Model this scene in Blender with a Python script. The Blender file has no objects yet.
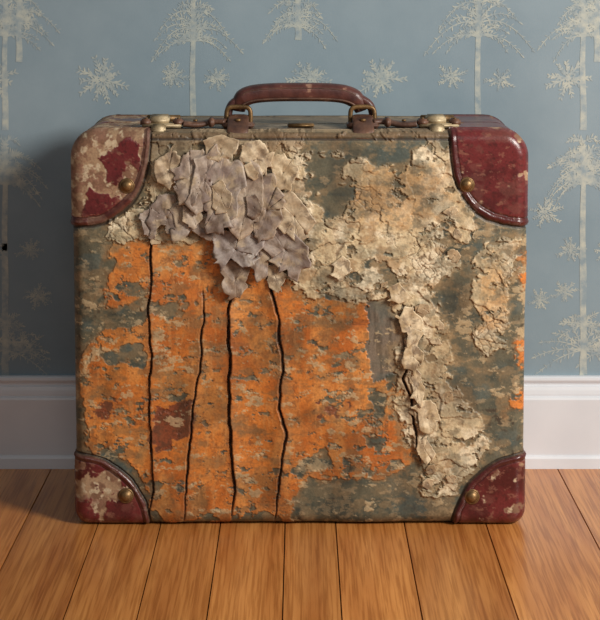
import bpy, bmesh, math, random
import numpy as np
from mathutils import Vector

random.seed(7)
sc = bpy.context.scene
sc.view_settings.view_transform = 'Standard'
sc.view_settings.look = 'None'

DC = 1.75; F = 910*DC; HY = -24.0; HC = (527-HY)/910.0      # camera distance, focal px, horizon row, height
def P(px, py, y=0.0):
    """photo pixel -> world point on the plane at depth y"""
    s = (DC + y) / F
    return Vector(((px-300)*s, y, HC-(py-HY)*s))

def lin(c):
    c = np.asarray(c, dtype=float)
    return np.where(c <= 0.04045, c/12.92, ((np.clip(c,0,None)+0.055)/1.055)**2.4)
def L4(r, g, b):
    v = lin([r/255., g/255., b/255.]); return (float(v[0]), float(v[1]), float(v[2]), 1.0)

# ------------------------------------------------------------------ numpy noise
def hsh(ix, iy, seed):
    ix = ix.astype(np.int64); iy = iy.astype(np.int64)
    n = (ix*374761393 + iy*668265263 + seed*974634777) & 0xffffffff
    n = ((n ^ (n >> 13))*1274126177) & 0xffffffff
    n = ((n ^ (n >> 15))*668265263) & 0xffffffff
    n = n ^ (n >> 16)
    return n/4294967295.0
def vn(x, y, seed):
    ix = np.floor(x); iy = np.floor(y); fx = x-ix; fy = y-iy
    fx = fx*fx*fx*(fx*(fx*6-15)+10); fy = fy*fy*fy*(fy*(fy*6-15)+10)
    a = hsh(ix, iy, seed); b = hsh(ix+1, iy, seed); c = hsh(ix, iy+1, seed); d = hsh(ix+1, iy+1, seed)
    return (a*(1-fx)+b*fx)*(1-fy)+(c*(1-fx)+d*fx)*fy
def fbm(x, y, seed, o=4, g=0.5):
    s = 0; a = 1; t = 0
    for i in range(o):
        ca, sa = math.cos(0.6*i), math.sin(0.6*i)
        s = s+a*vn((x*ca-y*sa)*2**i+17.3*i, (x*sa+y*ca)*2**i+9.1*i, seed+i*13); t += a; a *= g
    return s/t
def voro(x, y, seed):
    ix = np.floor(x); iy = np.floor(y)
    f1 = np.full(x.shape, 9.); f2 = np.full(x.shape, 9.); r = np.zeros(x.shape); cx = np.zeros(x.shape); cy = np.zeros(x.shape)
    for i in (-1, 0, 1):
        for j in (-1, 0, 1):
            gx = ix+i; gy = iy+j
            qx = gx+hsh(gx, gy, seed); qy = gy+hsh(gx, gy, seed+1)
            d = np.hypot(qx-x, qy-y); h = hsh(gx, gy, seed+2)
            m = d < f1
            f2 = np.where(m, f1, np.minimum(f2, d)); r = np.where(m, h, r)
            cx = np.where(m, qx, cx); cy = np.where(m, qy, cy); f1 = np.where(m, d, f1)
    return f1, f2, r, x-cx, y-cy
def ss(a, b, x):
    t = np.clip((x-a)/(b-a), 0, 1); return t*t*(3-2*t)
def sdf(x, y, poly):
    """positive inside"""
    d = np.full(x.shape, 1e9); ins = np.zeros(x.shape, bool)
    n = len(poly)
    for i in range(n):
        ax, ay = poly[i]; bx, by = poly[(i+1) % n]
        ex, ey = bx-ax, by-ay
        t = np.clip(((x-ax)*ex+(y-ay)*ey)/(ex*ex+ey*ey), 0, 1)
        d = np.minimum(d, np.hypot(x-ax-t*ex, y-ay-t*ey))
        if ay != by:
            ins ^= ((ay > y) != (by > y)) & (x < (bx-ax)*(y-ay)/(by-ay)+ax)
    return np.where(ins, d, -d)
def mixc(a, b, m):
    m = m[..., None]; return a*(1-m)+np.asarray(b, float)*m
def C(r, g, b): return np.array([r, g, b])/255.

# ------------------------------------------------------------------ suitcase paint layers (surface coordinates, 1 unit = 1.1 mm)
ORANGE = [[(110,230),(150,222),(205,230),(245,260),(275,275),(330,294),(372,303),(372,345),(380,372),(404,390),(419,420),(416,464),(380,478),(310,479),(294,500),(290,524),(150,524),(148,500),(125,464),(95,452),(84,440),(80,400),(78,370),(90,345),(108,325)],
          [(514,345),(530,338),(530,372),(516,370)], [(508,398),(530,392),(530,414),(506,412)], [(516,256),(530,250),(530,300),(520,298)]]
GREENH = [[(78,298),(148,300),(200,302),(200,311),(150,315),(112,326),(78,330)], [(150,481),(178,482),(174,487),(150,487)],
          [(362,430),(378,426),(383,442),(367,448)], [(376,396),(390,394),(393,410),(379,413)],
          [(78,353),(140,353),(142,356),(78,357)], [(150,519),(290,521),(290,530),(150,530)], [(300,460),(360,462),(400,458),(398,470),(300,470)]]
RUST = [[(151,402),(192,402),(190,436),(170,448),(151,446)], [(94,406),(110,405),(112,422),(95,422)], [(318,402),(345,405),(340,418),(322,414)]]
CREAM = [[(148,138),(452,136),(452,190),(470,228),(458,258),(440,285),(444,330),(450,380),(474,420),(480,450),(452,492),(424,490),(414,446),(402,402),(400,350),(412,312),(388,294),(345,304),(310,297),(288,274),(255,236),(215,232),(175,245),(150,240),(106,240),(112,228),(150,205)],
         [(480,252),(511,248),(509,300),(502,346),(482,348),(477,300)]]
CREAMH = [[(312,164),(346,160),(350,210),(324,220),(316,200)], [(200,138),(240,138),(234,156),(208,160)], [(300,134),(446,134),(446,150),(410,154),(300,154)],
          [(376,266),(390,262),(392,282),(378,286)], [(450,238),(470,234),(472,262),(454,262)]]
EXPO = [[(366,302),(398,294),(408,312),(402,350),(398,376),(372,384),(368,345)]]
SLITS = [([(151,226),(150,262),(149,300),(151,350),(150,400),(152,460),(150,523)], 1.3, 1),
         ([(203,292),(202,340),(197,390),(190,430),(187,470),(183,523)], 1.5, -1),
         ([(231,285),(229,330),(230,400),(232,460),(233,520)], 2.2, 1),
         ([(266,262),(271,290),(279,330),(282,370),(280,410),(285,436),(279,480),(274,523)], 2.2, -1),
         ([(404,340),(407,366),(404,380),(412,400),(416,430),(421,466)], 1.8, 1)]

def umax(x, y, L): 
    r = np.full(x.shape, -1e9)
    for p in L: r = np.maximum(r, sdf(x, y, p))
    return r

def corner_s(x, y):
    """positive inside the leather corner pieces"""
    out = []
    for (cx, cy, rx, ry, sx, sy, n) in ((62,118,88,109,1,1,2.9), (538,118,88,109,-1,1,2.9), (66,537,84,82,1,-1,2.15), (534,537,81,81,-1,-1,2.15)):
        dx = np.maximum((x-cx)*sx, 0)/rx; dy = np.maximum((y-cy)*sy, 0)/ry
        out.append((1-(dx**n+dy**n+1e-9)**(1/n))*85)
    return out

def paint(x, y):
    wx = x+(fbm(x/16, y/16, 3)-.5)*16; wy = y+(fbm(x/16, y/16, 31)-.5)*16
    f1a, f2a, ra, dxa, dya = voro(wx/9, wy/8, 40)
    f1b, f2b, rb, dxb, dyb = voro(wx/26, wy/22, 60)
    big = fbm(x/42, y/42, 5)-.5; mid = fbm(x/14, y/14, 6)-.5; fin = fbm(x/3.4, y/3.4, 7, 3)-.5
    band = fbm(x/75, y/13, 9)-.5
    J = (ra-.5)*6+(rb-.5)*8+big*26+fin*4.5+mid*18
    # --- green enamel / base
    col = np.zeros(x.shape+(3,))+C(96, 92, 74)
    col = mixc(col, C(72, 76, 66), ss(-.12, .12, band+mid*.3))
    col = mixc(col, C(122, 106, 80), ss(.0, .2, mid+fin*.2)*.7)
    col = mixc(col, C(66, 58, 46), ss(.1, .25, fin*.6+big*.5))
    col = mixc(col, C(84, 96, 92), ss(.04, .2, fbm(x/30, y/22, 12)-.5)*.6)
    col = mixc(col, C(144, 118, 84), ss(.54, .66, fbm(x/18, y/12, 14, 5))*.6)
    sp = ss(.59, .64, fbm(x/12, y/6, 15, 6, .7)+big*.15)
    col = mixc(col, C(166, 142, 108), sp*.6)
    thin = ss(.08, .0, np.abs(fbm(x/20, y/40, 16, 3)-.5))*ss(.56, .66, fbm(x/6, y/6, 17))
    col = mixc(col, C(148, 128, 98), thin*.35)
    h = fin*.00012+mid*.0003
    rough = np.full(x.shape, .5)
    # --- exposed board
    e = umax(x, y, EXPO)+(ra-.5)*6+fin*5+mid*8
    me = ss(-.4, .4, e)
    ecol = mixc(np.zeros(x.shape+(3,))+C(120, 106, 90), C(92, 80, 66), ss(-.1, .2, fbm(x/3, y/14, 18)-.5))
    ecol = mixc(ecol, C(92, 96, 88), ss(.0, .2, fbm(x/16, y/20, 19)-.5)*.6)
    col = col*(1-me[..., None])+ecol*me[..., None]
    h = h-me*.0010; rough = rough+me*.3
    # --- orange paint
    so = umax(x, y, ORANGE)
    so = np.minimum(so, -umax(x, y, GREENH)+mid*30-1)
    so = so+J*.6
    dens = ss(285, 350, x)*.050+ss(150, 100, x)*.02+ss(470, 430, y)*ss(470, 500, y)*.02+ss(.45, .65, fbm(x/50, y/34, 23))*.035+ss(300, 262, y)*.02
    chips = fbm(x/12, y/7, 21, 6, .66)+(ra-.5)*.05
    so = np.minimum(so, (.678-dens-chips)*70)
    so = np.where(me > .5, -3, so)
    halo = ss(-6, -.5, so+mid*10)*(1-ss(-.3, .5, so))*(1-me)
    col = mixc(col, C(146, 102, 62), halo*.4)
    mo = ss(-.3, .6, so)
    oc = np.zeros(x.shape+(3,))+C(204, 122, 54)
    oc = mixc(oc, C(182, 102, 44), ss(-.06, .16, big+mid*.4))
    oc = mixc(oc, C(214, 144, 76), ss(.02, .2, fbm(x/20, y/50, 26)-.5)*.8)
    oc = mixc(oc, C(152, 92, 48), ss(.10, .26, fin)*.55)
    oc = mixc(oc, C(154, 102, 60), ss(.05, .18, fbm(x/12, y/4, 24)-.5)*.4)
    oc = mixc(oc, C(128, 96, 64), ss(.58, .68, fbm(x/22, y/12, 27, 6, .62))*.55)
    oc = mixc(oc, C(126, 74, 42), (ss(1.4, 0, so))*.55)
    crs = ss(.022, .0, np.abs(fbm(x/22+mid, y/16, 57, 4)-.5))*ss(.45, .6, fbm(x/30, y/30, 58))
    oc = mixc(oc, C(112, 66, 38), crs*.6)
    scr = ss(.70, .78, vn(x/2.2+mid*3, y/17, 28)*.7+.3*vn(x/9, y/50, 29))
    oc = mixc(oc, C(216, 158, 98), scr*.3)
    col = col*(1-mo[..., None])+oc*mo[..., None]
    h = h+mo*(.0005-crs*.0003)+mo*.0005*np.exp(-np.clip(so, 0, 40)/2.0)
    rough = np.where(mo > .5, .46, rough)
    # --- rust
    sr = umax(x, y, RUST)+(ra-.5)*6+fin*5+mid*22
    mr = ss(-.4, .9, sr)
    rcx = mixc(np.zeros(x.shape+(3,))+C(124, 66, 44), C(96, 58, 42), ss(-.05, .15, fin+mid))
    col = col*(1-mr[..., None]*.9)+rcx*mr[..., None]*.9; h = h-mr*.0003
    res = ss(.635, .66, fbm(x/16+9, y/9, 34, 6, .68)+ss(340, 300, y)*.015)*(y > 225)
    col = mixc(col, C(190, 166, 128), res*.75); h = h+res*.0003
    # --- cream peeling skin
    scm = umax(x, y, CREAM)
    holes = umax(x, y, CREAMH)
    scm = np.minimum(scm+3, -holes+mid*24-1)
    scm = scm+J*.85
    scat = fbm(x/16, y/12, 33, 6, .62)+(ra-.5)*.05+(rb-.5)*.04
    scm = np.minimum(scm, (.672-ss(230, 290, y)*.015-scat)*70)
    halo = ss(-8, -.5, scm+mid*14)*(1-ss(-.3, .5, scm))
    col = mixc(col, C(150, 126, 92), halo*.6)
    mc = ss(-.3, .6, scm)
    crk = np.minimum((f2a-f1a)*8.5+2.5*ss(.46, .54, fbm(x/25, y/25, 45)), (f2b-f1b)*24)
    cc = np.zeros(x.shape+(3,))+C(204, 184, 146)
    cc = mixc(cc, C(226, 210, 178), ss(-.05, .14, fbm(x/17, y/22, 38, 5)-.5))
    cc = mixc(cc, C(172, 142, 104), ss(.03, .18, fbm(x/16, y/12, 39, 6, .6)-.5)*.8)
    gold = ss(1.25, .35, np.hypot((x-392)/62, (y-196)/34)+fin*.6+mid)+.8*ss(1.2, .5, np.hypot((x-495)/16, (y-300)/44)+fin)
    cc = mixc(cc, C(200, 152, 96), np.clip(gold, 0, 1)*.65)
    cc = mixc(cc, C(160, 132, 98), ss(.5, 1.0, ra)*.15)
    cc = mixc(cc, C(140, 114, 84), ss(.08, .2, fin)*.45)
    cc = mixc(cc, C(118, 108, 86), ss(.57, .67, fbm(x/13, y/9, 46, 6, .62))*.55)
    lf = ss(1.3, .5, np.hypot((x-225)/85, (y-200)/65))
    cc = mixc(cc, C(156, 136, 112), lf*.5*ss(.2, .8, rb))
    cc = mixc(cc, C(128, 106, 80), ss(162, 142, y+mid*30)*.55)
    ckm = ss(.9, .15, crk)*ss(-.10, .12, fbm(x/30, y/30, 44)-.5+.12*lf)
    cc = mixc(cc, C(100, 80, 58), ckm*.7)
    cc = mixc(cc, C(130, 102, 72), ss(1.4, 0, scm)*.3)
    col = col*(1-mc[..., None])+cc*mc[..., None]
    tx = (hsh(np.round(ra*9999), np.round(ra*777), 4)-.5); ty = (hsh(np.round(ra*9999), np.round(ra*777), 5)-.5)
    tbx = (hsh(np.round(rb*9999), np.round(rb*777), 4)-.5); tby = (hsh(np.round(rb*9999), np.round(rb*777), 5)-.2)
    plate = (dxa*tx+dya*ty)*.0006+(dxb*tbx+dyb*tby)*(.0022+.0040*lf)
    h = h+mc*(.0010+.0010*np.exp(-np.clip(scm, 0, 40)/4)+plate-ckm*.0009)
    rough = np.where(mc > .5, .62, rough)
    # --- general grime and fading over all coats
    gr_ = ss(.52, .70, fbm(x/38, y/50, 111, 5)); col = col*(1-.18*gr_[..., None])
    col = mixc(col, C(156, 128, 90), ss(.54, .70, fbm(x/24, y/30, 113, 5))*.2)
    col = mixc(col, C(94, 92, 76), ss(.56, .70, fbm(x/20, y/14, 115, 5))*.28)
    # --- slits
    for pts, w, side in SLITS:
        ys = [p[1] for p in pts]; xs = [p[0] for p in pts]
        xc = np.interp(y, ys, xs)+(fbm(y/26, y*0+side, 50, 2)-.5)*5+(fbm(y/6, y*0, 51)-.5)*1.4
        dx = x-xc
        fade = ss(ys[0]-2, ys[0]+30, y)*ss(ys[-1]+6, ys[-1]-50, y)
        on = ss(ys[0]-4, ys[0]+2, y)*ss(ys[-1]+2, ys[-1]-6, y)
        ww = w*.5*(.30+.70*fade)*(.2+1.5*fbm(y/18, y*0+w*3, 52))
        g = ss(ww+.6, ww-.3, np.abs(dx))*on
        amp = (.0046 if w > 2 else .0030)*fade
        h = h+amp*np.exp(-np.clip(dx*side, 0, 99)/12)*(dx*side > 0)+amp*.2*np.exp(-np.clip(-dx*side, 0, 99)/7)*(dx*side <= 0)
        edge = np.exp(-np.clip(np.abs(dx)-ww, 0, 99)/2.5)*on*(1-g)
        col = mixc(col, C(124, 78, 48), edge*.45)
        h = h-g*(.0025+.0035*fade)
        col = mixc(col, C(60, 40, 28), g)
    h = h+.0024*(fbm(x/60, y/110, 77, 2)-.5)*2
    # --- piping near the top edge
    pip = ss(3.0, 1.2, np.abs(y-136.5))*ss(140, 150, x)*ss(460, 450, x)
    pg = ss(1.8, .6, np.abs(y-140.5))
    col = mixc(col, C(108, 86, 62), pip*.8); h = h+pip*.0014
    col = mixc(col, C(52, 42, 34), pg*.8*ss(140, 150, x)*ss(460, 450, x)); h = h-pg*.0008
    up = ss(137, 131, y)
    tcol = mixc(np.zeros(x.shape+(3,))+C(126, 108, 86), C(160, 140, 112), ss(-.1, .15, mid+band))
    tcol = mixc(tcol, C(88, 74, 58), ss(.02, .15, fin*.4+big*.6)*.8)
    h = h*(1-up*.6)
    col = col*(1-up[..., None]*.9)+tcol*up[..., None]*.9
    # --- leather corners
    cs = corner_s(x, y)
    for k, s in enumerate(cs):
        s = s+(fbm(x/20, y/20, 90+k)-.5)*3
        m = ss(-.6, .6, s)
        base = mixc(np.zeros(x.shape+(3,))+C(104, 42, 42), C(78, 32, 32), ss(-.1, .16, fbm(x/30, y/30, 88)-.5+mid*.3))
        base = mixc(base, C(64, 32, 30), ss(.12, .26, fin)*.5)
        base = mixc(base, C(112, 72, 62), ss(.54, .68, fbm(x/14, y/10, 89, 5))*.5)
        if k == 0:   loc = ss(1.4, .2, np.hypot((x-88)/40, (y-150)/50))*.30-ss(1.2, .4, np.hypot((x-122)/24, (y-162)/26))*.34-ss(1.2, .4, np.hypot((x-90)/20, (y-202)/18))*.3+.12
        elif k == 2: loc = ss(1.2, .2, np.hypot((x-98)/30, (y-488)/26))*.5-.08
        elif k == 3: loc = -.20
        else:        loc = -.19+.1*ss(4, 1, s)
        wv = fbm(x/16, y/16, 95+k, 5)+loc+(ra-.5)*.08*(1 if k in (0, 2) else .3)
        wm = ss(.53, .57, wv)
        wcol = mixc(np.zeros(x.shape+(3,))+C(160, 130, 100), C(124, 90, 68), ss(-.08, .12, mid+fin*.4))
        wcol = mixc(wcol, C(190, 170, 140), ss(.06, .18, fbm(x/6, y/6, 99)-.5))
        base = base*(1-wm[..., None])+wcol*wm[..., None]
        sp2 = ss(.62, .66, fbm(x/10, y/6, 101+k, 6, .68)+loc*.1)
        base = mixc(base, C(140, 100, 80), sp2*.6)
        rim = ss(1.6, .5, np.abs(s-2.5))
        base = mixc(base, C(80, 46, 38) if k in (0, 2) else C(72, 32, 30), ss(5.5, 4.5, s)*.7)
        stitch = ss(.9, .3, np.abs(s-5.8))
        base = mixc(base, C(48, 22, 20), stitch*.6)
        col = col*(1-m[..., None])+base*m[..., None]
        gr = ss(1.6, .3, np.abs(s+1.2))
        col = mixc(col, C(44, 34, 28), gr*.8)
        h = h*(1-m)+m*(.0024+fin*.00010+mid*.0006-wm*.0005*(1 if k in (0, 2) else .5)+rim*.0009-stitch*.0006)-gr*.0014
        rough = rough*(1-m)+m*(.28+.4*wm)
    return np.clip(col, 0, 1), h, rough

# ------------------------------------------------------------------ helpers
def new_obj(name, mesh, parent=None, mat=None, smooth=True):
    o = bpy.data.objects.new(name, mesh); sc.collection.objects.link(o)
    if mat: mesh.materials.append(mat)
    if smooth:
        mesh.polygons.foreach_set('use_smooth', [True]*len(mesh.polygons))
    if parent: o.parent = parent
    return o
def np_mesh(name, V, Q):
    me = bpy.data.meshes.new(name)
    me.vertices.add(len(V)); me.vertices.foreach_set('co', np.asarray(V, np.float32).ravel())
    Q = np.asarray(Q, np.int32)
    me.loops.add(Q.size); me.loops.foreach_set('vertex_index', Q.ravel())
    me.polygons.add(len(Q)); me.polygons.foreach_set('loop_start', np.arange(0, Q.size, 4, dtype=np.int32))
    me.update(calc_edges=True); me.validate()
    return me
def set_attr(me, col, rough):
    a = me.color_attributes.new('Col', 'FLOAT_COLOR', 'POINT')
    rgba = np.ones((len(me.vertices), 4), np.float32); rgba[:, :3] = lin(col)
    a.data.foreach_set('color', rgba.ravel())
    r = me.attributes.new('Rough', 'FLOAT', 'POINT'); r.data.foreach_set('value', np.asarray(rough, np.float32).ravel())

def mat_new(name):
    m = bpy.data.materials.new(name); m.use_nodes = True
    nt = m.node_tree; b = nt.nodes['Principled BSDF']; return m, nt, b
def node(nt, t, **kw):
    n = nt.nodes.new(t)
    for k, v in kw.items(): setattr(n, k, v)
    return n
def noise_mat(name, c1, c2, scale=30, rough=.5, metal=0, bump=.2, c3=None, detail=6, bs=None, spec=.5, lo=.35, hi=.65):
    m, nt, b = mat_new(name)
    tc = node(nt, 'ShaderNodeTexCoord'); nz = node(nt, 'ShaderNodeTexNoise'); nz.inputs['Scale'].default_value = scale; nz.inputs['Detail'].default_value = detail
    nt.links.new(tc.outputs['Object'], nz.inputs['Vector'])
    cr = node(nt, 'ShaderNodeValToRGB'); cr.color_ramp.elements[0].position = lo; cr.color_ramp.elements[1].position = hi
    cr.color_ramp.elements[0].color = c1; cr.color_ramp.elements[1].color = c2
    if c3: e = cr.color_ramp.elements.new(min(hi+.06, .99)); e.color = c3
    nt.links.new(nz.outputs['Fac'], cr.inputs['Fac']); nt.links.new(cr.outputs['Color'], b.inputs['Base Color'])
    b.inputs['Roughness'].default_value = rough; b.inputs['Metallic'].default_value = metal
    b.inputs['Specular IOR Level'].default_value = spec
    n2 = node(nt, 'ShaderNodeTexNoise'); n2.inputs['Scale'].default_value = bs or scale*4; n2.inputs['Detail'].default_value = 4
    nt.links.new(tc.outputs['Object'], n2.inputs['Vector'])
    bp = node(nt, 'ShaderNodeBump'); bp.inputs['Strength'].default_value = bump; bp.inputs['Distance'].default_value = .001
    nt.links.new(n2.outputs['Fac'], bp.inputs['Height']); nt.links.new(bp.outputs['Normal'], b.inputs['Normal'])
    return m

m_coat, nt, b = mat_new('weathered_coat')
at = node(nt, 'ShaderNodeAttribute', attribute_name='Col'); ar = node(nt, 'ShaderNodeAttribute', attribute_name='Rough')
tc = node(nt, 'ShaderNodeTexCoord')
nz = node(nt, 'ShaderNodeTexNoise'); nz.inputs['Scale'].default_value = 420; nz.inputs['Detail'].default_value = 5
nt.links.new(tc.outputs['Object'], nz.inputs['Vector'])
mr_ = node(nt, 'ShaderNodeMapRange'); mr_.inputs['From Min'].default_value = .3; mr_.inputs['From Max'].default_value = .7
mr_.inputs['To Min'].default_value = .82; mr_.inputs['To Max'].default_value = 1.16
nt.links.new(nz.outputs['Fac'], mr_.inputs['Value'])
mx = node(nt, 'ShaderNodeVectorMath', operation='SCALE')
nt.links.new(at.outputs['Color'], mx.inputs[0]); nt.links.new(mr_.outputs['Result'], mx.inputs['Scale'])
nt.links.new(mx.outputs['Vector'], b.inputs['Base Color']); nt.links.new(ar.outputs['Fac'], b.inputs['Roughness'])
bp = node(nt, 'ShaderNodeBump'); bp.inputs['Strength'].default_value = .35; bp.inputs['Distance'].default_value = .0005
nt.links.new(nz.outputs['Fac'], bp.inputs['Height']); nt.links.new(bp.outputs['Normal'], b.inputs['Normal'])
b.inputs['Specular IOR Level'].default_value = .45

m_brass = noise_mat('aged_brass', L4(96, 74, 48), L4(140, 110, 72), 90, .45, .7, .3)
m_latch = noise_mat('tarnished_metal', L4(140, 118, 86), L4(190, 172, 138), 70, .5, .3, .4, c3=L4(104, 78, 52))
m_strap = noise_mat('brown_leather', L4(64, 42, 34), L4(104, 72, 54), 60, .5, 0, .6, c3=L4(142, 106, 78))
m_grip = noise_mat('burgundy_leather', L4(64, 36, 33), L4(94, 54, 46), 55, .38, 0, .5, c3=L4(146, 110, 90))

# ------------------------------------------------------------------ SUITCASE
suitcase = bpy.data.objects.new('vintage_suitcase', None); sc.collection.objects.link(suitcase)
YT, YB = 131.5, 526.5
S = DC/F
RT, RB, RE = 28.0, 14.0, 12.0      # silhouette radii, edge rounding
DEP = 0.178
nx, ny = 600, 530
def xl(y): return 70.0+5.5*(y-YT)/(YB-YT)+0*y
def xr(y): return 528.5-4.0*(y-YT)/(YB-YT)+0*y
v = np.linspace(0, 1, ny)
v = v+0.012*(-np.sin(2*np.pi*v))
yy = YT+(YB-YT)*v
def inset(y):
    a = np.clip(y-YT, 0, RT); i1 = RT-np.sqrt(np.clip(RT**2-(RT-a)**2, 0, None))
    b2 = np.clip(YB-y, 0, RB); i2 = RB-np.sqrt(np.clip(RB**2-(RB-b2)**2, 0, None))
    return i1+i2
u = np.linspace(0, 1, nx); u = u-0.012*np.sin(2*np.pi*u)
XL = xl(yy)+inset(yy); XR = xr(yy)-inset(yy)
X = XL[:, None]+(XR-XL)[:, None]*u[None, :]
Y = np.repeat(yy[:, None], nx, 1)
a = np.clip(X-xl(Y), 0, None); bb = np.clip(xr(Y)-X, 0, None); sdx = np.minimum(a, bb)
dt = Y-YT; db = YB-Y
d = np.minimum(np.minimum(sdx, dt), db)
ct = (sdx < RT) & (dt < RT); d = np.where(ct, RT-np.hypot(RT-sdx, RT-dt), d)
cb = (sdx < RB) & (db < RB); d = np.where(cb, RB-np.hypot(RB-sdx, RB-db), d)
d = np.clip(d, 0, None)
k = np.clip(RE-d, 0, RE)
dep = (RE-np.sqrt(np.clip(RE**2-k**2, 0, None)))
bul = 3.0*(1-np.clip(np.abs((X-300)/235), 0, 1)**2.5)*(1-np.clip(np.abs((Y-328)/205), 0, 1)**2.5)
PX = (X-300)*S; PZ = (YB-Y)*S+.0016; PY = (dep-bul)*S+.003
pos = np.stack([PX, PY, PZ], -1)
du = np.gradient(pos, axis=1); dv = np.gradient(pos, axis=0)
nrm = np.cross(du, dv); nrm /= (np.linalg.norm(nrm, axis=-1, keepdims=True)+1e-12)
if nrm[ny//2, nx//2, 1] > 0: nrm = -nrm
col, h, rg = paint(X, Y)
bfade = ss(0, 5, d)
hh = np.where(h > 0, h, h*bfade)
hh = hh*(ss(0, 3, YB-Y)*.7+.3)
pos = pos+nrm*hh[..., None]
pos[..., 2] = np.maximum(pos[..., 2], .0003)
V = pos.reshape(-1, 3); COL = col.reshape(-1, 3); RG = rg.ravel()
idx = np.arange(ny*nx).reshape(ny, nx)
Q = np.stack([idx[:-1, :-1], idx[1:, :-1], idx[1:, 1:], idx[:-1, 1:]], -1).reshape(-1, 4)
loop = np.concatenate([idx[0, :-1], idx[:-1, -1], idx[-1, ::-1][:-1], idx[::-1, 0][:-1]])
base2 = np.stack([PX, PZ], -1).reshape(-1, 2)[loop]
nl = len(loop)
tang = np.roll(base2, -2, 0)-np.roll(base2, 2, 0)
on = np.stack([tang[:, 1], -tang[:, 0]], -1); on /= (np.linalg.norm(on, axis=1, keepdims=True)+1e-12)
cen = base2.mean(0)
if ((base2-cen)*on).sum() < 0: on = -on
lx = X.ravel()[loop]; ly = Y.ravel()[loop]
y0 = RE*S+.003
RBK = .005
ysr = list(np.linspace(y0, .078, 50)[1:])+[.0795, .081, .0825, .084]+list(np.linspace(.086, DEP-RBK, 60))
rings = [loop]; allV = [V]; allC = [COL]; allR = [RG]; start = len(V)
h0 = hh.ravel()[loop]
for i, yv in enumerate(ysr):
    dp = (yv-y0)/S
    ux = lx+on[:, 0]*dp; uy = ly-on[:, 1]*dp
    c_, h_, r_ = paint(ux, uy)
    gv = 1-abs(yv-.08175)/.002
    groove = max(0, min(1, gv*1.5))
    rim = max(0, 1-abs(yv-(DEP-.008))/.004)
    hd = np.clip(h_, -.001, .003)*.7*np.clip((on[:, 1]+.9)*3, .1, 1)-groove*.003+rim*.0015
    w = min(1, i/3.)
    hd = hd*w+h0*(1-w)
    q = base2+on*hd[:, None]
    q[:, 1] = np.maximum(q[:, 1], .0003)
    allV.append(np.stack([q[:, 0], np.full(nl, yv), q[:, 1]], -1))
    c_ = c_*(1-.75*groove)*(1-.35*rim)
    allC.append(c_); allR.append(r_); rings.append(np.arange(start, start+nl)); start += nl
for kk in range(1, 7):
    an = kk/6*math.pi/2; yv = DEP-RBK+RBK*math.sin(an); ins = RBK*(1-math.cos(an))
    q = base2-on*ins
    allV.append(np.stack([q[:, 0], np.full(nl, yv), q[:, 1]], -1)); allC.append(c_); allR.append(r_)
    rings.append(np.arange(start, start+nl)); start += nl
for A, B in zip(rings[:-1], rings[1:]):
    Q = np.concatenate([Q, np.stack([A, B, np.roll(B, -1), np.roll(A, -1)], -1)])
allV.append(np.array([[0, DEP, .216]])); allC.append(np.array([C(70, 74, 64)])); allR.append(np.array([.6]))
V = np.concatenate(allV); COL = np.concatenate(allC); RG = np.concatenate(allR)
me = np_mesh('case_body', V, Q)
bm = bmesh.new(); bm.from_mesh(me); bm.verts.ensure_lookup_table()
cv = bm.verts[len(V)-1]; last = rings[-1]
for i in range(nl):
    try: bm.faces.new((bm.verts[int(last[i])], cv, bm.verts[int(last[(i+1) % nl])]))
    except Exception: pass
bm.to_mesh(me); bm.free()
set_attr(me, COL, RG)
body = new_obj('case_body', me, suitcase, m_coat)

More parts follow.
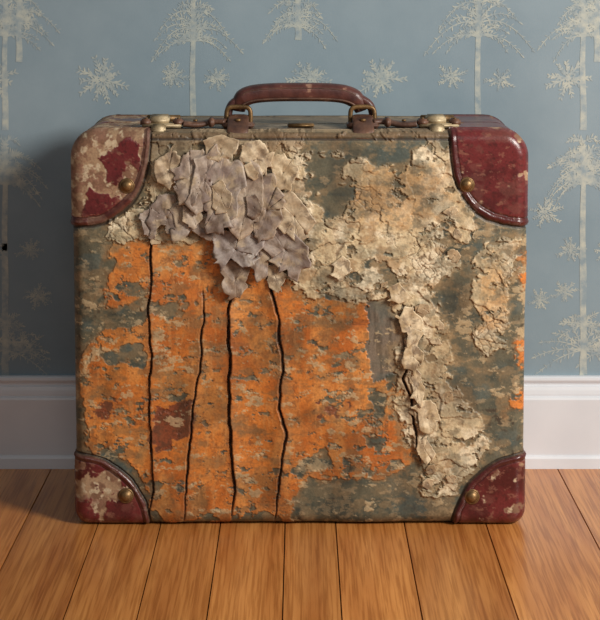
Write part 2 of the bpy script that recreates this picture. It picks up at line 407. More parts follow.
# ---- curled flaps
FLV = []; FLQ = []; FLC = []
def bul_at(x, y):
    return S*3.0*(1-np.clip(np.abs((x-300)/235), 0, 1)**2.5)*(1-np.clip(np.abs((y-328)/205), 0, 1)**2.5)
def flap(poly, lift, c1, c2, base=.0035, rings_=10, na=90, power=1.6, seed=0, rump=.0006, side=0.0, curl=.3, jit=.09, dirv=(0, 1), cup=.25):
    """thin broken chip: attached at its upper end, lifting and curling towards dirv"""
    poly = np.array(poly, float)
    per = np.concatenate([poly, poly[:1]]); seg = np.hypot(*(per[1:]-per[:-1]).T); cum = np.concatenate([[0], np.cumsum(seg)])
    t = np.linspace(0, cum[-1], na, endpoint=False)
    bx = np.interp(t, cum, per[:, 0]); by = np.interp(t, cum, per[:, 1])
    size = math.sqrt(np.ptp(poly[:, 0])*np.ptp(poly[:, 1]))
    rg_ = random.Random(seed*7+1)
    nk = max(8, int(cum[-1]/6)); kn = sorted(rg_.uniform(0, cum[-1]) for _ in range(nk))
    kx = [rg_.uniform(-1, 1) for _ in kn]; ky = [rg_.uniform(-1, 1) for _ in kn]
    bx += np.interp(t, kn, kx, period=cum[-1])*size*jit; by += np.interp(t, kn, ky, period=cum[-1])*size*jit
    bx += (fbm(t/1.6+seed, t*0, 200+seed, 3, .7)-.5)*1.6; by += (fbm(t/1.6, t*0+seed, 230+seed, 3, .7)-.5)*1.6
    cx, cy = bx.mean(), by.mean()
    dl = math.hypot(*dirv); ux, uy = dirv[0]/dl, dirv[1]/dl
    pb = bx*ux+by*uy; qb = -bx*uy+by*ux
    st = sum(len(a_) for a_ in FLV)
    xs = []; ys = []
    for r in range(rings_+1):
        f = (r/rings_)**.8 if r else .02
        xs.append(cx+(bx-cx)*f); ys.append(cy+(by-cy)*f)
    xs = np.array(xs); ys = np.array(ys)
    tt = np.clip((xs*ux+ys*uy-pb.min())/(np.ptp(pb)+1e-6), 0, 1)
    sx = np.clip(((-xs*uy+ys*ux)-(qb.min()+qb.max())/2)/(np.ptp(qb)/2+1e-6), -1, 1)
    fold = np.abs(((xs*ux+ys*uy)*.06+(-xs*uy+ys*ux)*.07+seed*.37) % 1-.5)*2
    H = base+lift*tt**power-lift*curl*ss(.75, 1.0, tt)*tt+lift*side*sx*tt+(fbm(xs/10+seed*3, ys/10, 260+seed, 3)-.5)*rump*3*(.4+tt)+lift*cup*np.abs(sx)**2+fold*rump*1.6
    sh = curl*2*ss(.7, 1, tt)*size*.06
    pts = np.stack([(xs-300-sh*ux)*S, .003-bul_at(xs, ys)-H, (YB-ys+sh*uy)*S+.0016], -1)
    FLV.append(pts.reshape(-1, 3))
    nz_ = fbm(xs/9, ys/9, 300, 5)
    cc = mixc(np.zeros(xs.shape+(3,))+c1, c2, ss(.38, .62, nz_))
    cc = mixc(cc, C(96, 78, 62), ss(.54, .66, fbm(xs/8, ys/8, 310, 6, .62))*.55)
    cc = mixc(cc, C(182, 160, 128), ss(.54, .64, fbm(xs/12, ys/9, 330, 6, .62))*.65)
    cc = mixc(cc, np.clip(np.asarray(c2)*1.12, 0, 1), (np.linspace(0, 1, rings_+1)[:, None] > .95)*.35+0*xs)
    FLC.append(cc.reshape(-1, 3))
    ii = np.arange((rings_+1)*na).reshape(rings_+1, na)+st
    A = ii[:-1]; B = ii[1:]
    FLQ.append(np.stack([A, B, np.roll(B, -1, 1), np.roll(A, -1, 1)], -1).reshape(-1, 4))
MA, MB = C(130, 113, 102), C(158, 143, 130)
TA, TB = C(162, 140, 112), C(194, 174, 144)
SH = [
 ([(148,206),(164,194),(184,204),(192,222),(182,238),(160,226),(149,240)], .006, MA, MB, (-.3,1), .0032),
 ([(170,206),(192,200),(210,214),(224,230),(210,246),(190,228),(176,240)], .007, C(124,108,98), MB, (.2,1), .0036),
 ([(172,172),(186,152),(202,148),(210,158),(200,184),(192,206),(180,208),(176,190)], .008, MA, C(172,154,136), (-.5,1), .0046),
 ([(192,162),(214,146),(222,156),(218,182),(210,208),(196,216),(186,206),(190,186)], .009, C(140,122,108), C(172,156,140), (-.5,1), .0054),
 ([(208,170),(226,156),(242,166),(242,188),(236,214),(226,236),(210,236),(204,216),(200,190)], .012, C(134,116,106), MB, (-.3,1), .0056),
 ([(236,170),(252,162),(262,178),(260,206),(254,232),(240,240),(228,220),(234,192)], .010, C(138,118,102), C(168,150,130), (.2,1), .0050),
 ([(254,184),(272,176),(284,194),(284,220),(272,240),(254,244),(248,214)], .008, MA, C(164,144,124), (.2,1), .0045),
 ([(272,196),(288,192),(306,208),(318,226),(302,246),(284,232)], .006, TA, TB, (.6,1), .0036),
 ([(260,224),(276,222),(296,232),(312,246),(308,268),(296,284),(280,270),(264,250)], .010, C(136,118,108), MB, (.5,1), .0046),
 ([(248,230),(264,230),(272,250),(270,274),(258,280),(248,256)], .007, C(124,106,94), C(152,134,118), (.1,1), .0040),
 ([(214,236),(230,228),(250,230),(262,240),(258,262),(244,270),(232,260),(220,274),(214,254)], .012, C(142,128,120), C(168,156,146), (-.2,1), .0050),
 ([(222,262),(234,260),(252,264),(248,282),(242,298),(230,302),(223,284)], .008, C(130,108,90), C(158,138,118), (0,1), .0036),
 ([(264,266),(276,264),(286,274),(280,292),(270,288)], .006, TA, TB, (.1,1), .0034),
 ([(156,162),(170,148),(184,158),(178,180),(168,194),(156,184)], .005, TA, TB, (-.3,1), .0036),
 ([(204,142),(222,137),(240,142),(232,160),(218,166),(206,156)], .004, C(156,134,106), TB, (.2,1), .0036),
 ([(238,148),(258,143),(276,156),(268,176),(252,180),(242,166)], .005, C(164,140,110), C(204,184,152), (.1,1), .0036),
 ([(268,160),(286,155),(300,170),(290,192),(274,190)], .004, C(174,150,116), C(212,192,158), (.1,1), .0034),
 ([(139,214),(152,209),(159,222),(152,242),(143,236)], .005, MA, MB, (0,1), .0034),
 ([(210,186),(222,180),(232,192),(228,210),(214,214)], .006, TA, C(180,160,136), (.4,1), .0095),
 ([(184,206),(198,204),(204,218),(194,230),(184,222)], .005, C(150,132,116), C(176,158,138), (-.2,1), .0070),
 ([(246,196),(256,192),(264,206),(256,222),(246,214)], .005, C(120,102,90), C(150,130,112), (.3,1), .0100),
]
for i_, (pl, lf_, a1, a2, dv_, bs_) in enumerate(SH):
    flap(pl, lf_, a1, a2, seed=i_+1, dirv=dv_, base=bs_, side=(.35 if i_ % 2 else -.35), cup=.1+.1*(i_ % 3), curl=.1+.2*(i_ % 3))
for i_, pl in enumerate([[(398,314),(410,306),(422,318),(420,336),(408,346)], [(402,346),(416,340),(424,356),(416,374),(404,368)], [(404,374),(418,370),(428,390),(420,408),(410,396)],
                         [(414,404),(430,402),(438,420),(428,438),(418,428)], [(386,288),(402,284),(412,298),(400,306),(388,300)], [(416,440),(428,436),(434,454),(424,466),(418,456)],
                         [(330,262),(346,258),(356,270),(344,284),(332,278)]]):
    flap(pl, .0040, C(178,154,118), C(214,194,160), seed=40+i_, base=.0024, jit=.16, dirv=((-.6, 1) if i_ < 6 else (.3, 1)))
rr = random.Random(3)
cnt = 0; tries = 0
cpoly = CREAM[0]
while cnt < 16 and tries < 6000:
    tries += 1
    fx = rr.uniform(112, 470); fy = rr.uniform(150, 488)
    sd = float(sdf(np.array([fx]), np.array([fy]), cpoly)[0])
    if sd < 1 or sd > 12: continue
    if 170 < fx < 310 and 160 < fy < 285: continue
    if max(float(c_[0]) for c_ in corner_s(np.array([fx]), np.array([fy]))) > -10: continue
    s_ = rr.uniform(5, 9.0); n_ = rr.randint(4, 6); ph = rr.random()*6
    pl = [(fx+s_*rr.uniform(.6, 1.3)*math.cos(ph+k_*2*math.pi/n_), fy+s_*rr.uniform(.6, 1.1)*math.sin(ph+k_*2*math.pi/n_)) for k_ in range(n_)]
    t_ = rr.random(); c1 = C(164, 138, 104)*(1-t_)+C(200, 178, 144)*t_
    an_ = rr.random()*6.28
    flap(pl, rr.uniform(.001, .0025), c1*.9, c1, base=.0014, rings_=5, na=36, seed=60+cnt % 40, rump=.0003, jit=.16, dirv=(math.cos(an_), math.sin(an_)))
    cnt += 1
FV = np.concatenate(FLV)
mf = np_mesh('peeling_flaps', FV, np.concatenate(FLQ)); set_attr(mf, np.clip(np.concatenate(FLC), 0, 1), np.full(len(FV), .5))
of = new_obj('peeling_flaps', mf, suitcase, m_coat)
sm = of.modifiers.new('thick', 'SOLIDIFY'); sm.thickness = .0005; sm.offset = 0

# ---- rivets
def rivet(px, py, name, r=.0085):
    bm = bmesh.new()
    prof = [(r*1.0, 0), (r*1.0, .0009), (r*.86, .0016), (r*.80, .0012), (r*.72, .0022), (r*.5, .0040), (r*.25, .0049), (.00001, .0052)]
    n = 28; rows = []
    for (q, hq) in prof:
        rows.append([bm.verts.new((q*math.cos(2*math.pi*i/n), -hq, q*math.sin(2*math.pi*i/n))) for i in range(n)])
    for A, B in zip(rows[:-1], rows[1:]):
        for i in range(n): bm.faces.new((A[i], A[(i+1) % n], B[(i+1) % n], B[i]))
    bmesh.ops.recalc_face_normals(bm, faces=bm.faces)
    m = bpy.data.meshes.new(name); bm.to_mesh(m); bm.free()
    o = new_obj(name, m, suitcase, m_brass)
    o.location = ((px-300)*S, .003-.0020-float(bul_at(np.array(px*1.), np.array(py*1.)))*1.0, (YB-py)*S+.002)
for i, (px, py) in enumerate(((127, 187), (467, 186), (126, 497), (472, 498))): rivet(px, py, 'rivet_%d' % (i+1))

# ---- generic sweep
def sweep(name, path, sec, mat, up=(0, 1, 0), n=18, e=2.8, closed=False, parent=suitcase):
    path = [Vector(p) for p in path]; N = len(path); U = Vector(up).normalized()
    bm = bmesh.new(); rows = []
    for i, p in enumerate(path):
        if closed: t = path[(i+1) % N]-path[i-1]
        else: t = path[min(i+1, N-1)]-path[max(i-1, 0)]
        t.normalize(); u_ = (U-t*U.dot(t)).normalized(); w_ = t.cross(u_)
        a_, b_ = sec[i] if isinstance(sec, list) else sec
        row = []
        for k_ in range(n):
            th = 2*math.pi*k_/n; c_, s_ = math.cos(th), math.sin(th)
            row.append(bm.verts.new(p+w_*(a_*math.copysign(abs(c_)**(2/e), c_))+u_*(b_*math.copysign(abs(s_)**(2/e), s_))))
        rows.append(row)
    rng = range(N) if closed else range(N-1)
    for i in rng:
        A, B = rows[i], rows[(i+1) % N]
        for k_ in range(n): bm.faces.new((A[k_], B[k_], B[(k_+1) % n], A[(k_+1) % n]))
    if not closed: bm.faces.new(rows[0]); bm.faces.new(rows[-1][::-1])
    bmesh.ops.recalc_face_normals(bm, faces=bm.faces)
    m = bpy.data.meshes.new(name); bm.to_mesh(m); bm.free()
    return new_obj(name, m, parent, mat)
def smoothpath(pts, n=8):
    out = []; P_ = [Vector(p) for p in pts]
    for i in range(len(P_)-1):
        p0 = P_[max(i-1, 0)]; p1 = P_[i]; p2 = P_[i+1]; p3 = P_[min(i+2, len(P_)-1)]
        for k_ in range(n):
            t = k_/n
            out.append(.5*((2*p1)+(p2-p0)*t+(2*p0-5*p1+4*p2-p3)*t*t+(3*p1-p0-3*p2+p3)*t**3))
    out.append(P_[-1]); return out
def box(name, c, s, mat, bev=.0015, parent=suitcase, rot=None):
    bm = bmesh.new(); bmesh.ops.create_cube(bm, size=1)
    for v_ in bm.verts: v_.co = Vector((v_.co.x*s[0], v_.co.y*s[1], v_.co.z*s[2]))
    if bev: bmesh.ops.bevel(bm, geom=list(bm.edges), offset=bev, segments=3, affect='EDGES')
    m = bpy.data.meshes.new(name); bm.to_mesh(m); bm.free()
    o = new_obj(name, m, parent, mat); o.location = c
    if rot: o.rotation_euler = rot
    return o
def cyl(name, c, r, l, axis, mat, parent=suitcase):
    bm = bmesh.new(); bmesh.ops.create_cone(bm, cap_ends=True, segments=24, radius1=r, radius2=r, depth=l)
    bmesh.ops.bevel(bm, geom=[e_ for e_ in bm.edges if len(e_.link_faces) == 2 and e_.calc_face_angle(0) > 1], offset=min(r, l)*.2, segments=2, affect='EDGES')
    m = bpy.data.meshes.new(name); bm.to_mesh(m); bm.free()
    o = new_obj(name, m, parent, mat); o.location = c
    o.rotation_euler = {'x': (0, math.pi/2, 0), 'y': (math.pi/2, 0, 0), 'z': (0, 0, 0)}[axis]
    return o
ZT = (YB-YT)*S+.0016          # top plane
HYD = .05
gp = smoothpath([P(239, 111, HYD), P(241, 101, HYD), P(250, 95, HYD), P(270, 92.5, HYD), P(300, 92, HYD), P(330, 92.5, HYD), P(347, 95, HYD), P(357, 101, HYD), P(361, 111, HYD)], 8)
NG = len(gp); gs = []
for i in range(NG):
    t = i/(NG-1); e_ = min(t, 1-t)
    gs.append((.0066+.0040*min(1, e_*6), .008+.0045*min(1, e_*6)))
sweep('handle_grip', gp, gs, m_grip)
sweep('handle_welt', [p+Vector((0, -.0118, -.0066)) for p in gp[6:-6]], (.0012, .0012), m_strap, n=8, e=2)
sweep('handle_stitching', [p+Vector((0, -.0118, .0050)) for p in gp[10:-10]], (.0006, .0006), m_strap, n=6, e=2)
for k_ in range(2):
    sg = -1 if k_ == 0 else 1
    cx_ = 239 if k_ == 0 else 362
    c_ = P(cx_, 116, HYD)
    ring = []
    for i in range(40):
        th = 2*math.pi*i/40
        qx = math.copysign(abs(math.cos(th))**.5, math.cos(th))*.0135; qz = math.copysign(abs(math.sin(th))**.5, math.sin(th))*.0115
        ring.append(c_+Vector((qx, -.013, qz)))
    sweep('handle_ring_%d' % (k_+1), ring, (.0026, .0024), m_brass, closed=True, n=12, e=2.4)
    sweep('handle_end_%d' % (k_+1), smoothpath([P(cx_+sg*9, 127, HYD), P(cx_+sg*11, 116, HYD), P(cx_+sg*7, 104, HYD), P(cx_-sg*6, 96, HYD)], 6), (.0046, .0095), m_grip)
    sweep('handle_anchor_%d' % (k_+1), smoothpath([Vector((c_.x, .006, ZT-.010)), Vector((c_.x, .010, ZT-.001)), Vector((c_.x, .022, ZT+.006)), Vector((c_.x, .034, ZT+.011)), Vector((c_.x, .046, ZT+.011)), Vector((c_.x, .062, ZT+.005)), Vector((c_.x, .076, ZT+.0015))], 6), (.0028, .012), m_strap, up=(1, 0, 0))
    box('anchor_plate_%d' % (k_+1), (c_.x, .034, ZT+.0035), (.036, .034, .006), m_strap, .002)
    cyl('anchor_stud_%d' % (k_+1), (c_.x, .0225, ZT+.0095), .0035, .003, 'z', m_brass)
def lidstrap(name, x0, x1, flip=1):
    n_ = 5; pts = []
    for i in range(n_+1):
        t = i/n_; pts.append(Vector((x0+(x1-x0)*t, .030+.003*math.sin(t*5), ZT+.0066-.0020*t+.0012*math.sin(t*7))))
    sweep(name, smoothpath(pts, 5), (.0034, .0105), m_strap)
    box(name+'_keeper', (x0+(x1-x0)*.35, .030, ZT+.0068), (.007, .025, .0096), m_strap, .0015)
    cyl(name+'_stud', (x0+(x1-x0)*.72, .026, ZT+.0090), .0026, .002, 'z', m_brass)
lidstrap('lid_strap_1', .080, .130); lidstrap('lid_strap_2', -.082, -.130)
for k_, px in enumerate((163, 438)):
    x_ = (px-300)*S*1.02
    box('latch_plate_%d' % (k_+1), (x_, .033, ZT+.0035), (.044, .032, .005), m_latch, .0012)
    box('latch_lever_%d' % (k_+1), (x_-.003, .030, ZT+.0095), (.022, .020, .009), m_latch, .002, rot=(math.radians(8), 0, 0))
    cyl('latch_hinge_%d' % (k_+1), (x_, .047, ZT+.009), .0042, .038, 'x', m_brass)
    box('latch_hasp_%d' % (k_+1), (x_-.003, .0135, ZT+.0010), (.016, .012, .007), m_latch, .002, rot=(math.radians(35), 0, 0))
    for j_, xo in enumerate((.018, -.018)): box('latch_tab_%d_%d' % (k_+1, j_+1), (x_+xo, .027, ZT+.0068), (.012, .018, .008), m_strap, .0018)
    for sx_ in (-.018, .018): cyl('latch_rivet_%d_%d' % (k_+1, 1 if sx_ < 0 else 2), (x_+sx_, .027, ZT+.0112), .002, .0014, 'z', m_brass)
box('lock_plate', (.001, .036, ZT+.003), (.030, .022, .0035), m_brass, .001)

# ------------------------------------------------------------------ ROOM
WY = .2255
m_wp, nt, b = mat_new('wallpaper')
def wallpaper_nodes(nt, b, pattern):
    tc = node(nt, 'ShaderNodeTexCoord')
    n1 = node(nt, 'ShaderNodeTexNoise'); n1.inputs['Scale'].default_value = 6; n1.inputs['Detail'].default_value = 8; n1.inputs['Roughness'].default_value = .6; nt.links.new(tc.outputs['Object'], n1.inputs['Vector'])
    cr = node(nt, 'ShaderNodeValToRGB'); cr.color_ramp.elements[0].position = .3; cr.color_ramp.elements[1].position = .7
    cr.color_ramp.elements[0].color = L4(122, 140, 150); cr.color_ramp.elements[1].color = L4(141, 157, 165)
    nt.links.new(n1.outputs['Fac'], cr.inputs['Fac'])
    mp = node(nt, 'ShaderNodeMapping'); mp.inputs['Scale'].default_value = (900, 900, 120); nt.links.new(tc.outputs['Object'], mp.inputs['Vector'])
    n2 = node(nt, 'ShaderNodeTexNoise'); n2.inputs['Scale'].default_value = 1; n2.inputs['Detail'].default_value = 2; nt.links.new(mp.outputs['Vector'], n2.inputs['Vector'])
    out = cr.outputs['Color']
    if pattern:
        n3 = node(nt, 'ShaderNodeTexNoise'); n3.inputs['Scale'].default_value = 75; n3.inputs['Detail'].default_value = 7; n3.inputs['Roughness'].default_value = .65; nt.links.new(tc.outputs['Object'], n3.inputs['Vector'])
        m1 = node(nt, 'ShaderNodeMapRange'); m1.inputs['From Min'].default_value = .36; m1.inputs['From Max'].default_value = .62; m1.inputs['To Min'].default_value = .06; m1.inputs['To Max'].default_value = .62
        nt.links.new(n3.outputs['Fac'], m1.inputs['Value'])
        mx = node(nt, 'ShaderNodeMix', data_type='RGBA'); nt.links.new(m1.outputs['Result'], mx.inputs['Factor']); nt.links.new(out, mx.inputs['A']); mx.inputs['B'].default_value = L4(202, 200, 180)
        out = mx.outputs['Result']
    nt.links.new(out, b.inputs['Base Color']); b.inputs['Roughness'].default_value = .75; b.inputs['Specular IOR Level'].default_value = .25
    bp = node(nt, 'ShaderNodeBump'); bp.inputs['Strength'].default_value = .12; bp.inputs['Distance'].default_value = .0005
    nt.links.new(n2.outputs['Fac'], bp.inputs['Height']); nt.links.new(bp.outputs['Normal'], b.inputs['Normal'])
wallpaper_nodes(nt, b, False)
m_wpp, nt, b = mat_new('wallpaper_print'); wallpaper_nodes(nt, b, True)
def room_box(name, x0, x1, y0, y1, z0, z1, mat):
    vs = [(x, y, z) for x in (x0, x1) for y in (y0, y1) for z in (z0, z1)]
    fs = [(0, 1, 3, 2), (4, 6, 7, 5), (0, 4, 5, 1), (2, 3, 7, 6), (0, 2, 6, 4), (1, 5, 7, 3)]
    m = bpy.data.meshes.new(name); m.from_pydata(vs, [], fs); bm = bmesh.new(); bm.from_mesh(m); bmesh.ops.recalc_face_normals(bm, faces=bm.faces); bm.to_mesh(m); bm.free()
    return new_obj(name, m, None, mat, smooth=False)
wall = room_box('wall_back', -1.6, 1.6, WY, WY+.1, -.03, 2.4, m_wp)

WV = []; WF = []
SW = (DC+WY)/F
rw = random.Random(11)
def wpt(px, py): 
    return ((px-300)*SW, WY-.0003, HC-(py-HY)*SW)
def addpoly(pts):
    s = len(WV); dy = rw.random()*.0001
    for p in pts:
        q = wpt(*p); WV.append((q[0], q[1]-dy, q[2]))
    WF.append(tuple(range(s, s+len(pts))))
def leaf(x, y, ang, ln, wd):
    c, s = math.cos(ang), math.sin(ang)
    addpoly([(x+c*a_*ln-s*b_*wd, y+s*a_*ln+c*b_*wd) for a_, b_ in ((0, 0), (.25, .4), (.6, .5), (1, 0), (.6, -.5), (.25, -.4))])
def stroke(pts, w0, w1):
    n = len(pts)
    for i in range(n-1):
        (x0, y0_), (x1, y1) = pts[i], pts[i+1]
        l = math.hypot(x1-x0, y1-y0_)+1e-6; nx_, ny_ = -(y1-y0_)/l, (x1-x0)/l
        a_ = (w0+(w1-w0)*i/(n-1))/2; b_ = (w0+(w1-w0)*(i+1)/(n-1))/2
        addpoly([(x0+nx_*a_, y0_+ny_*a_), (x1+nx_*b_, y1+ny_*b_), (x1-nx_*b_, y1-ny_*b_), (x0-nx_*a_, y0_-ny_*a_)])
def frond(x, y, ang, ln, droop, lw=4.5, n=10):
    pts = []
    for i in range(n+1):
        t = i/n; pts.append((x+math.cos(ang)*ln*t, y+math.sin(ang)*ln*t+droop*t*t))
    stroke(pts, 1.6, .6)
    for i in range(2, n+1):
        t = i/n; x0, y0_ = pts[i]; a_ = math.atan2(pts[i][1]-pts[i-1][1], pts[i][0]-pts[i-1][0])
        l_ = lw*1.35*(1.15-.6*t)*rw.uniform(.7, 1.25)
        for sg in (-1, 1): leaf(x0+rw.uniform(-1, 1), y0_+rw.uniform(-1, 1), a_+sg*rw.uniform(.5, 1.2), l_, l_*.24)
    leaf(pts[-1][0], pts[-1][1], a_, lw*1.3, lw*.4)
def flower(x, y, r):
    """feathery sprig: leaf sprays of uneven length around a small heart"""
    n = rw.choice((9, 10, 11)); ph = -math.pi/2+rw.uniform(-.1, .1)
    for i in range(n):
        a_ = ph+2*math.pi*i/n+rw.uniform(-.15, .15); l_ = r*rw.uniform(.65, 1.1)*(1.12 if abs(math.cos(a_)) > .7 else .95)
        for j in range(1, 6):
            t = j/5; qx, qy = x+math.cos(a_)*l_*t*.85, y+math.sin(a_)*l_*t*.85
            for sg in (-.75, .75): leaf(qx+rw.uniform(-.7, .7), qy+rw.uniform(-.7, .7), a_+sg*rw.uniform(.5, 1.3), l_*.25*(1.25-.5*t), r*.075)
        leaf(x, y, a_, l_, r*.08)
    leaf(x-r*.16, y, 0, r*.32, r*.26)
def trunk(x, y0_, y1, w):
    n = 16; pa = []
    for i in range(n+1):
        t = i/n; pa.append((x+math.sin(t*9)*.5, y0_+(y1-y0_)*t))
    stroke(pa, w*.7, w*1.1)
def tree(x, cy, rx, bottom, dens=13):
    """weeping tree: boughs leave the trunk at several heights, arch over and hang down"""
    trunk(x, cy-rx*.6, bottom, 6.0)
    for lv, (yo, k2) in enumerate(((.2, .75), (-.05, 1.0), (-.4, .82), (-.75, .6))):
        m_ = dens-3*lv
        for i in range(m_):
            u_ = (i+.5)/m_*2-1
            a_ = -math.pi/2+u_*1.35+rw.uniform(-.09, .09)
            frond(x, cy+yo*rx+6, a_, rx*k2*(.72+.35*abs(u_))*rw.uniform(.8, 1.12), rx*k2*(.2+.7*abs(u_))*rw.uniform(.8, 1.2), lw=4.2)
def palm(x, cy, r, n=9):
    for i in range(n):
        a_ = -math.pi*1.05+math.pi*1.1*i/(n-1)
        frond(x, cy, a_, r*rw.uniform(.85, 1.1), r*.35, lw=4.2)
def motifset(ox, oy):
    T = lambda x, cy, rx, b_, d_=11: tree(x+ox, cy+oy, rx, b_+oy, d_)
    T(193, 26, 48, 150); T(478, 20, 56, 160); T(5, 22, 44, 130, 10); T(597, 10, 38, 62, 9)
    T(298, 14, 40, 40, 10)
    for (x, y, r) in ((103, 79, 25), (173, 76, 15), (217, 78, 15), (310, 78, 21), (381, 78, 25), (452, 77, 16), (500, 80, 14), (568, 78, 24),
                      (118, 170, 18), (545, 212, 17), (30, 250, 14), (571, 250, 14), (38, 296, 14), (565, 292, 13), (250, 190, 20), (400, 190, 20), (330, 250, 18), (190, 260, 18), (470, 270, 18), (540, 300, 12)):
        flower(x+ox, y+oy, r)
    T(5, 170, 44, 372, 11); T(583, 168, 40, 300, 9)
    T(290, 210, 44, 372, 11)
    palm(583+ox, 350+oy, 44, 11); trunk(583+ox, 345+oy, 376+oy, 7); palm(24+ox, 352+oy, 26, 7)
    palm(583+ox, 325+oy, 20, 7)
for ox in (-578, 0, 578):
    for oy in (0, -380): motifset(ox, oy)
mm = bpy.data.meshes.new('wallpaper_print'); mm.from_pydata(WV, [], WF)
o = new_obj('wallpaper_print', mm, wall, m_wpp, smooth=False)

# baseboard
m_bb = noise_mat('painted_white_wood', L4(208, 211, 216), L4(222, 224, 228), 8, .35, 0, .05, bs=60)
prof = [(0, .1135), (.0065, .1135), (.0085, .1120), (.0090, .1090), (.0078, .1065), (.0065, .1045), (.0065, .1025), (.0095, .1010), (.0110, .0970), (.0120, .0925), (.0120, .0900), (.0145, .0885), (.0155, .0860), (.0155, .0160), (.0175, .0150), (.0190, .0125), (.0195, .0), (0, 0)]
prof = [(WY-p[0], p[1]*.972) for p in prof]
bm = bmesh.new(); A = [bm.verts.new((-1.6, p[0], p[1])) for p in prof]; B = [bm.verts.new((1.6, p[0], p[1])) for p in prof]
for i in range(len(prof)): 
    j = (i+1) % len(prof); bm.faces.new((A[i], B[i], B[j], A[j]))
bm.faces.new(A); bm.faces.new(B[::-1]); bmesh.ops.recalc_face_normals(bm, faces=bm.faces)
m = bpy.data.meshes.new('baseboard_back'); bm.to_mesh(m); bm.free()
new_obj('baseboard_back', m, None, m_bb, smooth=False)

# floor boards
m_fl, nt, b = mat_new('oak_boards')
tc = node(nt, 'ShaderNodeTexCoord'); at = node(nt, 'ShaderNodeAttribute', attribute_name='Board')
sep = node(nt, 'ShaderNodeVectorMath', operation='MULTIPLY_ADD'); sep.inputs[1].default_value = (7, 13, 5)
nt.links.new(at.outputs['Color'], sep.inputs[0]); nt.links.new(tc.outputs['Object'], sep.inputs[2])
def stretched(sc_, scale, detail, dist=0):
    mp = node(nt, 'ShaderNodeMapping'); mp.inputs['Scale'].default_value = sc_; nt.links.new(sep.outputs['Vector'], mp.inputs['Vector'])
    n_ = node(nt, 'ShaderNodeTexNoise'); n_.inputs['Scale'].default_value = scale; n_.inputs['Detail'].default_value = detail; n_.inputs['Distortion'].default_value = dist
    nt.links.new(mp.outputs['Vector'], n_.inputs['Vector']); return n_
g1 = stretched((22, 1.6, 1), 2.0, 4, .6); g2 = stretched((170, 5, 1), 2.2, 5, .3)
cr = node(nt, 'ShaderNodeValToRGB'); cr.color_ramp.elements[0].position = .32; cr.color_ramp.elements[1].position = .68
cr.color_ramp.elements[0].color = L4(178, 110, 54); cr.color_ramp.elements[1].color = L4(212, 144, 78)
nt.links.new(g1.outputs['Fac'], cr.inputs['Fac'])
cr2 = node(nt, 'ShaderNodeValToRGB'); cr2.color_ramp.elements[0].position = .38; cr2.color_ramp.elements[1].position = .56
cr2.color_ramp.elements[0].color = (.56, .46, .34, 1); cr2.color_ramp.elements[1].color = (1, 1, 1, 1)
nt.links.new(g2.outputs['Fac'], cr2.inputs['Fac'])
m1 = node(nt, 'ShaderNodeMix', data_type='RGBA', blend_type='MULTIPLY'); m1.inputs['Factor'].default_value = .7
nt.links.new(cr.outputs['Color'], m1.inputs['A']); nt.links.new(cr2.outputs['Color'], m1.inputs['B'])
sr = node(nt, 'ShaderNodeSeparateColor'); nt.links.new(at.outputs['Color'], sr.inputs['Color'])
mr2 = node(nt, 'ShaderNodeMapRange'); mr2.inputs['To Min'].default_value = .84; mr2.inputs['To Max'].default_value = 1.08; nt.links.new(sr.outputs['Red'], mr2.inputs['Value'])
vs_ = node(nt, 'ShaderNodeVectorMath', operation='SCALE'); nt.links.new(m1.outputs['Result'], vs_.inputs[0]); nt.links.new(mr2.outputs['Result'], vs_.inputs['Scale'])
nt.links.new(vs_.outputs['Vector'], b.inputs['Base Color']); b.inputs['Roughness'].default_value = .24
bp = node(nt, 'ShaderNodeBump'); bp.inputs['Strength'].default_value = .10; bp.inputs['Distance'].default_value = .0004
nt.links.new(g2.outputs['Fac'], bp.inputs['Height']); nt.links.new(bp.outputs['Normal'], b.inputs['Normal'])
seams = [22, 97, 160, 220, 285, 336, 405, 487, 588]
xs = [(p-300)*S for p in seams]
while xs[0] > -1.5: xs.insert(0, xs[0]-rw.uniform(.08, .095))
while xs[-1] < 1.5: xs.append(xs[-1]+rw.uniform(.08, .095))
bv = []; bf = []; bc = []
for x0, x1 in zip(xs[:-1], xs[1:]):
    cuts = [-1.3]
    while cuts[-1] < WY: cuts.append(cuts[-1]+rw.uniform(.5, 1.3))
    cuts[-1] = WY
    if len(cuts) > 2 and WY-cuts[-2] < .45: cuts.pop(-2)
    for ya, yb in zip(cuts[:-1], cuts[1:]):
        s = len(bv); c = (rw.random(), rw.random(), rw.random(), 1)
        for yv, ch in ((ya+.0002, -.003), (ya+.0007, 0), (yb-.0007, 0), (yb-.0002, -.003)):
            for xv, dz in ((x0+.0002, -.004), (x0+.0007, 0), (x1-.0007, 0), (x1-.0002, -.004)):
                bv.append((xv, yv, min(dz, ch))); bc.append(c)
        for i in range(3):
            for j in range(3):
                a0 = s+i*4+j; bf.append((a0, a0+1, a0+5, a0+4))
s = len(bv)
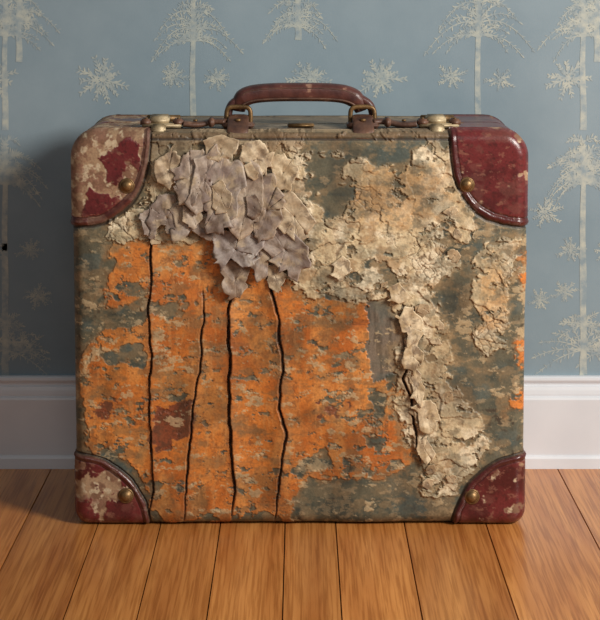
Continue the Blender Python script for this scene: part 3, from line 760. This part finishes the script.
for p in ((-1.6, -1.3, -.0042), (1.6, -1.3, -.0042), (1.6, WY, -.0042), (-1.6, WY, -.0042), (-1.6, -1.3, -.03), (1.6, -1.3, -.03), (1.6, WY, -.03), (-1.6, WY, -.03)): bv.append(p); bc.append((0, 0, 0, 1))
bf += [tuple(s+i for i in q) for q in ((0, 1, 2, 3), (7, 6, 5, 4), (0, 4, 5, 1), (1, 5, 6, 2), (2, 6, 7, 3), (3, 7, 4, 0))]
m = bpy.data.meshes.new('floor'); m.from_pydata(bv, [], bf)
a_ = m.color_attributes.new('Board', 'FLOAT_COLOR', 'POINT'); a_.data.foreach_set('color', np.array(bc, np.float32).ravel())
fo = new_obj('floor', m, None, m_fl, smooth=False)
m_gap, nt, b = mat_new('floor_gap'); b.inputs['Base Color'].default_value = L4(60, 34, 18); b.inputs['Roughness'].default_value = .9
m.materials.append(m_gap)
for p in m.polygons:
    if min(p.vertices) >= s: p.material_index = 1

# ------------------------------------------------------------------ LIGHT
def area(name, loc, target, size, power, color, sy=None):
    l = bpy.data.lights.new(name, 'AREA'); l.energy = power; l.size = size; l.color = color
    if sy: l.shape = 'RECTANGLE'; l.size_y = sy
    o = bpy.data.objects.new(name, l); sc.collection.objects.link(o); o.location = loc
    o.rotation_euler = (Vector(target)-Vector(loc)).to_track_quat('-Z', 'Y').to_euler()
area('window_light', (1.5, -1.2, 1.2), (0.05, .1, .25), .5, 54, (1, .955, .89), .7)
area('room_fill_light', (-.1, -2.8, 2.2), (0, .1, .3), 1.4, 10, (1, .97, .94))
w = bpy.data.worlds.new('World'); sc.world = w; w.use_nodes = True
w.node_tree.nodes['Background'].inputs['Color'].default_value = (.94, .96, 1, 1); w.node_tree.nodes['Background'].inputs['Strength'].default_value = .12

# ------------------------------------------------------------------ CAMERA
cam = bpy.data.cameras.new('camera'); co = bpy.data.objects.new('camera', cam); sc.collection.objects.link(co)
cam.sensor_fit = 'HORIZONTAL'; cam.sensor_width = 36; cam.lens = F/600*36
cam.shift_y = -(310-HY)/600
co.location = (0, -DC, HC); co.rotation_euler = (math.pi/2, 0, 0); cam.clip_start = .05
sc.camera = co
